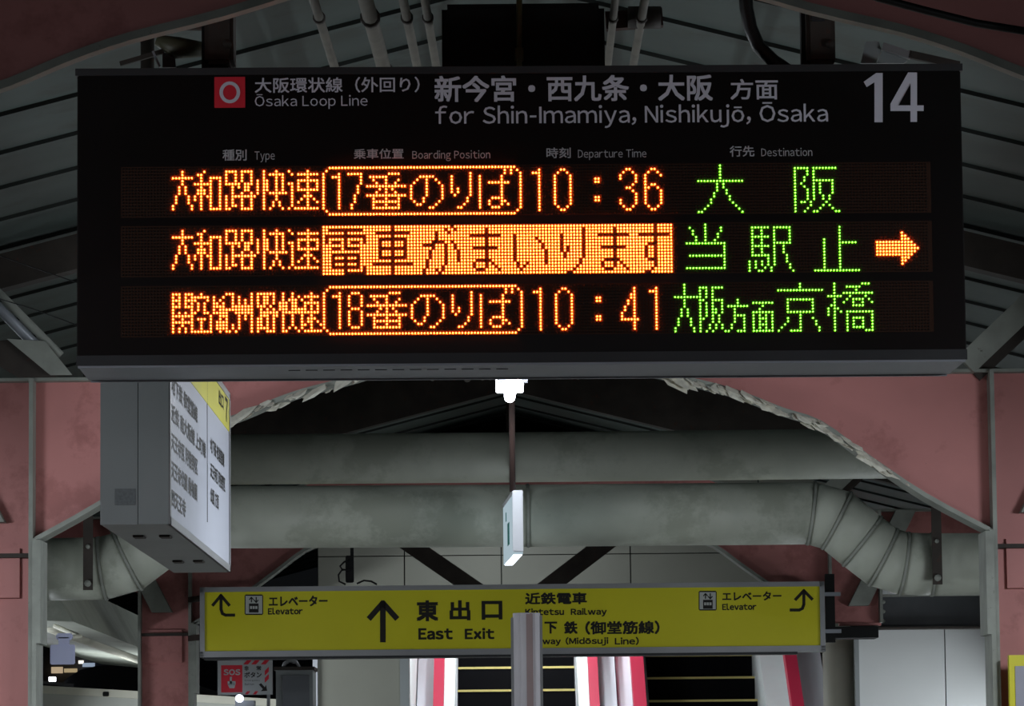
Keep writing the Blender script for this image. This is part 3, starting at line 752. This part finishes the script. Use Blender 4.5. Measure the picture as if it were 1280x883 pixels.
et('エレベーター', 336, 745, 409.5, 758.5, .028); et('Elevator', 335, 760, 378.5, 768.6, .032)
et('東', 520.5, 750.8, 548, 777, .036); et('出', 562, 750.8, 588, 776, .036); et('口', 602, 751.5, 628, 775, .036)
et('East', 523, 785.6, 566, 800, .036); et('Exit', 581, 785.4, 618, 799.6, .036)
et('近鉄電車', 656.3, 741, 733.7, 756, .034); et('Kintetsu', 656.5, 760.8, 705, 769.5, .034); et('Railway', 713.5, 760.6, 758.5, 771.2, .034)
et('地', 656.5, 777.5, 672, 793, .034); et('下', 680.5, 777.5, 696.5, 792.5, .034); et('鉄', 705, 777, 722, 793, .034); et('（御堂筋線）', 731.5, 776.5, 824.5, 793.5, .034)
et('Subway', 658, 797.8, 701, 808, .034); et('(Midōsuji', 707, 796.6, 760.5, 807.8, .032); et('Line)', 768.5, 796.6, 798.5, 807, .032)
et('エレベーター', 902.8, 739.8, 976.8, 751.2, .028); et('Elevator', 902.8, 754.6, 945.5, 763, .032)


def stroke(pts, wd):
    """polyline in photo pixels on the exit sign face -> one outline per stretch"""
    out = []
    for (xa, ya), (xb, yb) in zip(pts, pts[1:]):
        d = math.hypot(xb - xa, yb - ya); nx, ny = -(yb - ya) / d * wd / 2, (xb - xa) / d * wd / 2
        ex_, ey_ = (xb - xa) / d * wd * .25, (yb - ya) / d * wd * .25
        out.append([ep(xa + nx - ex_, ya + ny - ey_), ep(xb + nx + ex_, yb + ny + ey_), ep(xb - nx + ex_, yb - ny + ey_), ep(xa - nx - ex_, ya - ny - ey_)])
    return out


decal('big_arrow', stroke([(478.6, 801.6), (478.6, 754)], 7) + stroke([(462, 773), (478.8, 754)], 7) + stroke([(495.5, 773), (478.4, 754)], 7), EO, EU, EV, INK, ex, up=.002, label='black arrow pointing up')
decal('turn_arrow', stroke([(276.3, 745), (276.3, 762), (278, 767.5), (282, 769.3), (293, 769.3)], 3.8) + stroke([(266, 757), (276.5, 744.5)], 3.8) + stroke([(286.5, 757), (276, 744.5)], 3.8), EO, EU, EV, INK, ex, up=.002, label='black arrow turning left and up')
decal('turn_arrow', stroke([(1004.8, 739), (1004.8, 756), (1003, 761), (999, 763), (988, 763)], 3.8) + stroke([(994.3, 750), (1005, 738.5)], 3.8) + stroke([(1015.2, 749.5), (1004.5, 738.5)], 3.8), EO, EU, EV, INK, ex, up=.002, label='black arrow turning right and up')
for (x0, y0, x1, y1) in ((305.8, 743.6, 329, 769.2), (873.3, 739, 895.8, 763.6)):
    def R(a, b, c_, d_): return [ep(x0 + a, y0 + b), ep(x0 + c_, y0 + b), ep(x0 + c_, y0 + d_), ep(x0 + a, y0 + d_)]
    W3 = x1 - x0; H3 = y1 - y0
    decal('symbol_border', [R(0, 1, W3, H3 - 1), R(1, 0, W3 - 1, H3)], EO, EU, EV, INK, ex, up=.002, th=.0005)
    decal('symbol_field', [R(1.2, 1.6, W3 - 1.2, H3 - 1.6)], EO, EU, EV, mat('symbol_white', hx('b9bcb8'), .5, var=0), ex, up=.003, th=.0005)
    s = decal('lift_symbol', [R(5.5, 11.2, 17.5, 22.5)] + stroke([(x0 + 8.5, y0 + 9.5), (x0 + 8.5, y0 + 4)], 1.4) + stroke([(x0 + 6, y0 + 6.3), (x0 + 8.5, y0 + 3.4)], 1.3) + stroke([(x0 + 11, y0 + 6.3), (x0 + 8.5, y0 + 3.4)], 1.3)
              + stroke([(x0 + 14.5, y0 + 3.4), (x0 + 14.5, y0 + 9.3)], 1.4) + stroke([(x0 + 12, y0 + 7), (x0 + 14.5, y0 + 10)], 1.3) + stroke([(x0 + 17, y0 + 7), (x0 + 14.5, y0 + 10)], 1.3), EO, EU, EV, INK, ex, up=.0038, th=.0005, label='small lift symbol')
    decal('lift_window', [R(6.8 + 3.3 * k, 14.5, 9.4 + 3.3 * k, 18) for k in range(3)], EO, EU, EV, mat('symbol_white', hx('b9bcb8')), ex, up=.0046, th=.0005)

# black box with looping cables on top of the exit sign
c = at(437, 726, 21.72)
t = thing('antenna_box', c, 'small black box with looping cables standing on top of the yellow exit sign', 'equipment')
box('case', (c.x - .022, c.y, c.z - .01), (c.x + .022, c.y + .05, c.z + .135), BLACKM, t, bevel=.004)
box('antenna', (c.x + .004, c.y + .01, c.z + .13), (c.x + .022, c.y + .03, c.z + .185), BLACKM, t)
tube('cable', [at(x, y, 21.7) for x, y in ((436, 700), (430, 703), (425, 708), (428, 713), (436, 712))], .005, BLACKM, t, 6)
tube('cable', [at(x, y, 21.7) for x, y in ((438, 714), (428, 712), (423, 719), (424, 727), (432, 731))], .005, BLACKM, t, 6)
tube('cable', [at(x, y, 21.7) for x, y in ((446, 730), (455, 726), (464, 727), (471, 731))], .005, BLACKM, t, 6)

# grey post in front of the exit sign
c = at(658, 767, 19.9)
t = thing('grey_post', (c.x, c.y, 0), 'pale grey ribbed post standing in front of the yellow exit sign', 'post')
bm = bmesh.new(); pts = []
R0 = .068
for j in range(48):
    q = 2 * math.pi * j / 48; r = R0 * (1 - (.07 if j % 8 in (0,) else 0)); pts.append(Vector((c.x + math.cos(q) * r, c.y + math.sin(q) * r, 0)))
prism_bm(bm, pts, Vector((0, 0, c.z)))
link_mesh('shaft', bm, mat('post_grey', hx('ddd9df'), .65, var=.04), t)
box('side_rail', (c.x - .078, c.y - .02, 0), (c.x - .05, c.y + .03, c.z - .02), ALU, t, bevel=.004)
box('side_rail', (c.x + .05, c.y - .02, 0), (c.x + .078, c.y + .03, c.z - .01), ALU, t, bevel=.004)
box('pink_strip', (c.x - .006, c.y - R0 - .002, 0), (c.x + .03, c.y - R0 + .012, c.z - .002), mat('pink_strip', hx('b09a9a'), .4, var=.05), t, bevel=.004)

# ================================================================ BACK WALL OVER THE ESCALATORS
YW = 26.0
wall = thing('wall_back', (0, YW, ZE), kind='structure')
xs = [397, 505.5, 626.6, 788, 949.5, 1062]
z_mid = at(700, 693.5, YW).z; z_top = at(700, 560, YW).z; z_bot = at(700, 808, YW).z
for a, b in zip(xs, xs[1:]):
    X0_, X1_ = at(a, 700, YW).x, at(b, 700, YW).x
    for z0, z1 in ((z_bot, z_mid), (z_mid, z_top)):
        box('wall_panel', (X0_ + .004, YW, z0 + .003), (X1_ - .004, YW + .03, z1 - .003), WALLT, wall)
bk = at(397, 700, YW + .03).x
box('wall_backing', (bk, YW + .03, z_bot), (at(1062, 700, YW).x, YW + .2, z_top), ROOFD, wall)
# panel left of the escalators, going down to the platform
X0_, X1_ = at(397, 850, YW).x, at(500, 850, YW).x
box('wall_panel', (X0_, YW, 0), (X1_, YW + .03, z_bot), WALLT, wall)
box('wall_edge', (X1_, YW - .01, 0), (at(511, 850, YW).x, YW + .3, z_bot), BOXG, wall)
box('wall_edge', (X0_ - .03, YW - .02, 0), (X0_, YW + .2, z_bot), WHITEP, wall)
# white panels at right
YR = 22.9
wr = thing('wall_right', (2.2, YR, 0), kind='structure')
zt = at(1150, 786, YR).z
for a, b in ((1072, 1182), (1182, 1300)):
    box('wall_panel', (at(a, 850, YR).x + .003, YR, 0), (at(b, 850, YR).x - .003, YR + .03, zt), WALLW, wr)
box('panel_trim', (at(1071, 850, YR).x - .01, YR - .02, 0), (at(1074, 850, YR).x, YR + .05, zt), BOXG, wr)
box('wall_backing', (at(1072, 850, YR).x, YR + .03, 0), (3.4, YR + .1, zt), ROOFD, wr)
YB = 22.5
bt = at(1098, 744, YB); bb = at(1240, 786, YB)
t = thing('steel_beam', bt, 'dark grey bolted steel beam above the white wall panels at right', 'beam')
box('beam_web', (bt.x, YB, bb.z), (bb.x + .5, YB + .02, bt.z), mat('beam_grey', hx('4e5154'), .6, var=.15), t)
box('beam_flange', (bt.x, YB - .06, bt.z - .012), (bb.x + .5, YB + .08, bt.z), FLANGE, t)
box('beam_flange', (bt.x, YB - .06, bb.z), (bb.x + .5, YB + .08, bb.z + .012), DARKST, t)
for q in range(3):
    p = at(1104, 753 + q * 12, YB); tube('bolt', [p + Vector((0, -.02, 0)), p], .011, FLANGE, t, 8)
p = at(1070, 790, 21.9)
o = box('column_cap', (p.x - .13, 21.98, p.z - .03), (p.x + .13, 22.25, p.z + .03), BLACKM, f2)
o = tube('round_column', [at(1049, 800, 23.3) * 1, Vector((at(1049, 800, 23.3).x, 23.3, 0))], .098, CREAM, None, 28); tag(o, 'cream round column right of the escalators, under the exit sign end', 'column')

# V braces above the exit sign
t = thing('v_brace', at(640, 730, 24), 'dark diagonal braces forming a V behind the top of the exit sign', 'brace')
for pl in ([(488, 677), (524, 676), (690, 790), (655, 792)], [(748, 672), (786, 671), (640, 782), (600, 785)]):
    prism('brace_bar', [at(x, y, 24 + (.04 if pl[0][0] > 600 else 0)) for x, y in pl], (0, .03, 0), DARKST, t)
bar('brace_beam', at(400, 668, 24.1), at(1000, 662, 24.1), .06, .06, (0, 1, 0), DARKST, t)
for px in (430, 850):
    p = at(px, 666, 24.1); bar('brace_hanger', p, (p.x, p.y, ZE + RZ - .02 - RS * abs(p.x - XC)), .04, .02, (1, 0, 0), DARKST, t)

# ================================================================ ESCALATORS
INC = math.tan(math.radians(30))


def escalator(xl, xr, xo, lab, yref, Yc=34.0):
    """xl,xr: pixel edges of the steps at row 850; xo: outer pixel edges of the deckings"""
    def X(px): return at(px, 850, Yc).x
    zr = at(640, yref, Yc).z
    a, b = X(xl), X(xr)
    t = thing('escalator', ((a + b) / 2, Yc, 0), lab, 'escalator', 'escalators beyond the exit sign')
    rise, going = .2, .2 / INC
    for k in range(-13, 12):
        y = Yc + k * going; z = zr + k * rise
        if z < 0: continue
        s = box('step', (a, y, z - .22), (b, y + going, z), STEPM, t)
        box('step_edge', (a, y - .006, z - .016), (b, y + .022, z + .002), STEPY, s)

    def slab(name, x0, x1, zlo, zhi, m, y0=-4.2, y1=5.):
        pts = []
        for yy, zz in ((y0, zlo), (y1, zlo), (y1, zhi), (y0, zhi)): pts.append(Vector((x0, Yc + yy, zr + yy * INC + zz)))
        return prism(name, pts, (x1 - x0, 0, 0), m, t)
    def XH(px, h):        # x of a line running h above the steps where it crosses row 850
        k = at(640, 850, 1).z - ZE
        y_ = (zr + h - ZE - Yc * INC) / (k - INC)
        return at(px, 850, y_).x
    for side, (p0, p1, p2, p3) in xo.items():       # step edge, inner edge of handrail, outer edge of handrail, outer edge of decking
        def span(pa, pb, h): return sorted((XH(pa, h), XH(pb, h)))
        sg = 1 if p3 > p0 else -1
        u, v = span(p0, p1, .1); slab('skirt_panel', u, u + .03 if sg > 0 else v, -.35, .10, ALU) if sg > 0 else slab('skirt_panel', v - .03, v, -.35, .10, ALU)
        u, v = span(p0 + sg * 3, p1 + sg, .55); slab('balustrade', u, v, -.35, .55, GLASSP)
        u, v = span(p2 - sg, p3, .70); slab('decking', u, v, -.5, .70, WHITEP)
        u, v = span(p1, p2, .88); slab('handrail', u, v, .74, .88, RUBBER)
        u, v = span(p1 + sg * 2, p2 - sg * 2, .7); slab('newel_panel', u, v, -.3, .73, ALU)
    return t


escalator(572, 719, {'l': (572, 555, 542, 522), 'r': (719, 736, 748, 769.5)}, 'left escalator with yellow step edges and red handrails, partly behind the grey post', 834)
escalator(809, 950, {'l': (809, 806, 790, 770.5), 'r': (950, 985, 1000, 1030)}, 'right escalator with yellow step edges, red handrails and wide pale side panel', 849)
hall = thing('wall_escalator_hall', (0, 38, 0), kind='structure')
box('hall_side', (at(520, 850, 30).x - .1, 27, 0), (at(520, 850, 30).x - .05, 42, 6), WALLW, hall)
box('hall_side', (3.2, 27, 0), (3.25, 42, 6), WALLW, hall)
box('hall_end', (-1.2, 42, 0), (3.3, 42.1, 6), WALLW, hall)
box('hall_soffit', (-1.2, 26.3, ZE + 2.2), (3.3, 42.1, ZE + 2.3), WALLW, hall)
for i, yy in enumerate((27.5, 30.0, 32.5)):
    for j, xx in enumerate((.2, 2.3)):
        batten('escalator_hall_lamp', xx, yy, ZE + 2.1, 1.2, 52, 'fluorescent lamp on the ceiling over the escalators, row %s, %s side' % (('nearest', 'middle', 'farthest')[i], ('left', 'right')[j]), group='lamps over the escalators')

# ================================================================ LEFT BACKGROUND
t = thing('side_duct', at(60, 760, 19), 'long beige duct running away under the left eave, below the lower round duct', 'duct')


def run(px, py, Ya, Yb):
    a = at(px, py, Ya); return a, Vector((a.x, Yb, a.z))


a, b = run(50, 770, 19.6, 27.0)
prism('duct_casing', [a + Vector((-.5, 0, .26)), a + Vector((.02, 0, .22)), a + Vector((.12, 0, .04)), a + Vector((.16, 0, -.03)), a + Vector((-.1, 0, -.02)), a + Vector((-.5, 0, .02))], (0, 8, 0), GALV, t)
a, b = run(64, 778, 20.5, 27.5)
tube('round_pipe', [a + Vector((0, -.03, 0)), a, b], [.04, .055, .055], CREAM, t, 20)
c = at(78, 818, 19.3)
t = thing('square_side_sign', c, 'small bluish white square sign on an arm at far left, under the beige duct', 'sign')
p0 = at(62.5, 831, 19.3); p1 = at(93, 806, 19.3)
box('sign_plate', (p0.x, 19.3, p0.z), (p1.x, 19.34, p1.z), mat('bluish_white', hx('d2d8fa'), .5, var=.03), t, bevel=.004)
tube('arm', [at(78, 798, 19.32), at(100, 796, 19.5), Vector((-2.2, 19.75, ZE + .828))], .012, CREAM, t, 8)
box('arm_clamp', (at(70, 800, 19.3).x, 19.3, at(70, 800, 19.3).z), (at(90, 800, 19.3).x, 19.35, at(70, 792, 19.3).z), mat('bluish_white', hx('d2d8fa')), t, bevel=.006)
box('arm_neck', (at(73, 800, 19.3).x, 19.3, p1.z), (at(86, 800, 19.3).x, 19.34, at(73, 797, 19.3).z), mat('bluish_white', hx('d2d8fa')), t)

# dark domed train roof and pale parapet
t = thing('train_car', (-4.5, 32, 0), 'dark domed end of a train seen low at far left behind the pale wall', 'train')
pr = [at(x, y, 31) for x, y in ((70, 880), (72, 862), (84, 848), (100, 838), (120, 833), (150, 831), (180, 834), (205, 842), (225, 856), (232, 880))]
prism('car_body', pr, (0, 9, 0), mat('train_dark', hx('121418'), .4, var=0), t)
prism('car_front_trim', [at(x, y, 30.97) for x, y in ((66, 884), (70, 868), (95, 866), (96, 884))], (0, .03, 0), SIGNTOP, t)
box('headlamp', at(61, 852, 30.9), at(70, 847, 31.0) , emis('white_glow', (.9, .93, 1), 6), t)
bar('front_rail', at(50, 853, 30.9), at(92, 857, 30.9), .02, .02, (0, 1, 0), ALU, t)
bar('front_rail', at(50, 859, 30.9), at(88, 861, 30.9), .02, .02, (0, 1, 0), ALU, t)
pw = thing('parapet', at(200, 880, 27), 'pale curved topped wall along the bottom left edge behind the columns', 'wall')
prism('wall_face', [at(x, y, 27) for x, y in ((30, 862), (180, 872), (392, 884), (392, 925), (30, 925))], (0, .1, 0), mat('parapet_white', hx('c6c8c0'), .4, var=.1, scale=1), pw)
bar('top_rail', at(30, 861, 26.98), at(392, 882, 26.98), .05, .12, (0, 0, 1), CREAM, pw)
p = at(132, 869, 26.9); box('dark_knob', (p.x - .02, p.y, p.z - .01), (p.x + .02, p.y + .05, p.z + .02), BLACKM, pw, bevel=.004)
# distant station beyond the tracks: sheds and lit windows
fb = thing('distant_building', at(120, 830, 42), 'dim far station building with small lit windows beyond the tracks at far left', 'building')
YF = 42.0
box('wall', (at(-20, 800, YF).x, YF, 0), (at(395, 800, YF).x, YF + .2, at(200, 770, YF).z), mat('far_dark', hx('505056'), .8, var=.3, scale=3), fb)
for k, (x0, y0, x1, y1, cc_, st_) in enumerate(((98, 826, 104, 830, (1, .95, .85), 1.2), (103, 829, 118, 834, (.5, .62, .8), .5), (64, 834, 78, 842, (.85, .65, .42), .5), (80, 836, 96, 841, (.9, .7, .4), .4),
                                              (368, 700, 379, 705, (.9, .95, 1), 1.6), (241, 788, 246, 791, (.9, .95, 1), 1.0))):
    Yk = 41.9
    a = at(x0, y1, Yk); b = at(x1, y0, Yk)
    box('lit_window', (a.x, Yk, a.z), (b.x, Yk + .05, b.z), emis('window_glow_%d' % k, cc_, st_), fb)
for k in range(14):
    x = 160 - k * 2 + 0; px = 128 + k * 4.2
    box('fence_bar', (at(px, 820, 34).x, 34, at(px, 838, 34).z), (at(px + 1.2, 820, 34).x, 34.03, at(px, 808 - (k % 3), 34).z), mat('far_grey', hx('4a4a44'), .8, var=.2), fb)
bar('fence_rail', at(120, 808, 34), at(190, 815, 34), .03, .03, (0, 1, 0), mat('far_grey', hx('4a4a44')), fb)

# emergency button board
YQ = 23.2
QO = at(306, 850, YQ); QU = Vector((1, 0, 0)); QV = Vector((0, 0, 1))
sos = thing('emergency_sign', QO, 'white emergency button board with red SOS square below the left exit sign end', 'sign')


def qp(x, y): return pix2plane(x, y, QO, QU, QV)


def QR(x0, y0, x1, y1): a = qp(x0, (y0 + y1) / 2); b = qp(x1, (y0 + y1) / 2); c_ = qp((x0 + x1) / 2, y0); d_ = qp((x0 + x1) / 2, y1); return [(a[0], d_[1]), (b[0], d_[1]), (b[0], c_[1]), (a[0], c_[1])]


def qt(body, x0, y0, x1, y1, m, bold=.02): return text(body, x0, y0, x1, y1, QO, QU, QV, m, sos, bold=bold, up=.0035)


decal('board', [QR(272, 826, 340.5, 869)], QO, QU, QV, mat('board_white', hx('a9b0ae'), .5, var=.05), sos, up=0, th=.001)
decal('red_panel', [QR(276.5, 832, 303, 866)], QO, QU, QV, RED, sos, up=.001)
decal('red_stripe', [[qp(x + 3, 825.5), qp(x + 9, 825.5), qp(x + 4, 831), qp(x - 2, 831)] for x in (306, 316, 328)] + [[qp(336, y), qp(336, y + 6), qp(331, y + 11), qp(331, y + 5)] for y in (834, 843)], QO, QU, QV, RED, sos, up=.001)
decal('red_stripe', [[qp(x + 3, 864.5), qp(x + 7, 864.5), qp(x + 4, 868.5), qp(x, 868.5)] for x in (306, 316)], QO, QU, QV, RED, sos, up=.001)
qt('SOS', 279.5, 837, 300.5, 844.5, mat('board_white', hx('a9b0ae')), .03)
decal('hand_symbol', [QR(287.3, 846.5, 289.8, 855), QR(284.5, 852, 294.5, 856), [qp(284.5, 855.5), qp(294.5, 855.5), qp(293, 860.8), qp(287, 860.8)]], QO, QU, QV, mat('board_white', hx('a9b0ae')), sos, up=.0025, label='white pointing hand symbol')
qt('非', 305.5, 833, 311, 839, INK); qt('常', 320.5, 833, 326.5, 838.5, INK); qt('ボタン', 305.5, 840.5, 327, 847.5, INK)
qt('Emergency', 306, 850, 325, 852.3, INK, 0); qt('Button', 306, 854.5, 317.5, 857, INK, 0)
decal('down_arrow', [[qp(323.5, 856), qp(326.5, 854.5), qp(331, 859.5), qp(332.5, 856.5), qp(334, 864), qp(326, 864.5), qp(328.5, 861.8)]], QO, QU, QV, INK, sos, up=.001, label='dark arrow pointing down right')
box('back_plate', (QO.x + qp(272, 850)[0], YQ + .002, QO.z + qp(306, 869)[1]), (QO.x + qp(340.5, 850)[0], YQ + .03, QO.z + qp(306, 826)[1]), BOXG, sos)
p = at(299, 873.5, 23.0)
tag(tube('button_lamp', [p, p + Vector((0, .05, 0))], .022, emis('blue_white_lamp', (.75, .8, 1), 6), sos, 16), 'glowing blue white lamp')
box('button_post', (p.x - .03, YQ - .1, 0), (p.x + .08, YQ + .03, p.z - .01), BOXG, sos)
box('button_post', (QO.x + qp(333, 850)[0], YQ + .03, 0), (QO.x + qp(337, 850)[0], YQ + .06, QO.z), BOXG, sos)
cab = thing('grey_cabinet', at(370, 860, 24), 'plain grey cabinet between the emergency board and the tiled wall', 'cabinet')
p0 = at(345, 883, 24); p1 = at(391, 838, 24)
box('cabinet_body', (p0.x, 24, 0), (p1.x, 24.4, p1.z), BOXG, cab); box('cabinet_door', (p0.x + .04, 23.98, .1), (p1.x - .02, 24, p1.z - .03), mat('cab_grey', hx('6f7378'), .5, var=.05), cab)
box('cabinet_top', (p0.x - .01, 23.97, p1.z), (p1.x + .01, 24.4, p1.z + .02), DARKST, cab)
o = tube('cable_bundle', [at(x, y, 24.1) for x, y in ((353, 838), (356, 830), (362, 826), (370, 828), (374, 834), (368, 838))], .012, ALU, None, 8); tag(o, 'pale looped cable on top of the grey cabinet', 'cable')

# small poster on the right column
p0 = at(1263, 900, 14.5); p1 = at(1300, 819, 14.5)
t = thing('framed_notice', p0, 'yellow framed notice at the bottom right corner on the pink column', 'poster')
box('frame', (p0.x, 14.5, p0.z - .3), (p1.x + .2, 14.54, p1.z), YEL, t)
q = at(1269, 833, 14.49); box('notice_sheet', (q.x, 14.495, p0.z - .3), (p1.x + .15, 14.5, q.z), mat('notice_lilac', hx('9c9ca8'), .5, var=.05), t, bevel=.0)

# ================================================================ PLATFORM LAMPS AND ADDED FILL LAMPS
for yy, pw_, zz, lb in ((-1, 14, 1.8, 'fluorescent lamp under the roof ridge just behind the camera'), (3.0, 14, 1.8, 'fluorescent lamp under the roof ridge above the camera'),
                    (12.3, 22, 1.35, 'fill lamp added below the roof ridge, hidden behind the departure board'), (24.4, 10, 2.06, 'fill lamp added under the roof ridge, hidden behind the upper duct')):  # these two are added unseen, for the haunch plates and the back wall
    batten('ridge_lamp', XC, yy, ZE + zz, 1.0, pw_, lb)
batten('parapet_fill', -3.05, 24.3, ZE + .45, 1.2, 65, 'unseen fill lamp added at the left platform edge to brighten the pale parapet', tilt=-math.radians(60))  # added out of view to brighten the parapet, no lamp known here
batten('wall_fill', 3.1, 21.6, ZE + .25, 1.1, 22, 'unseen fill lamp added to brighten the white wall panels at right', tilt=math.radians(88))  # extra light for the white panels, added out of view
for s in (-1, 1):
    sd = 'left' if s < 0 else 'right'
    for yy, pw_, xx, zz, tl, lb in ((2.0, 14, 2.45, 1.25, 50, 'beside the camera'), (8.6, 18, 2.45, 1.3, 66, 'level with the departure board'), (11.9, 50, 2.45, 1.0, 62, 'in front of the haunched frame'),
                        (16.2, 32, 2.75, .5, 75, 'just past the haunched frame'), (19.6, 14, 3.0, .5, 72, 'added unseen beside the exit sign')):  # last pair is added out of view to lift the right wall panels
        batten('platform_lamp', XC + s * xx, yy, ZE + zz, 1.2, pw_, 'white fluorescent lamp along the %s platform edge, %s' % (sd, lb), group='lamps along the platform edges', tilt=s * math.radians(tl))
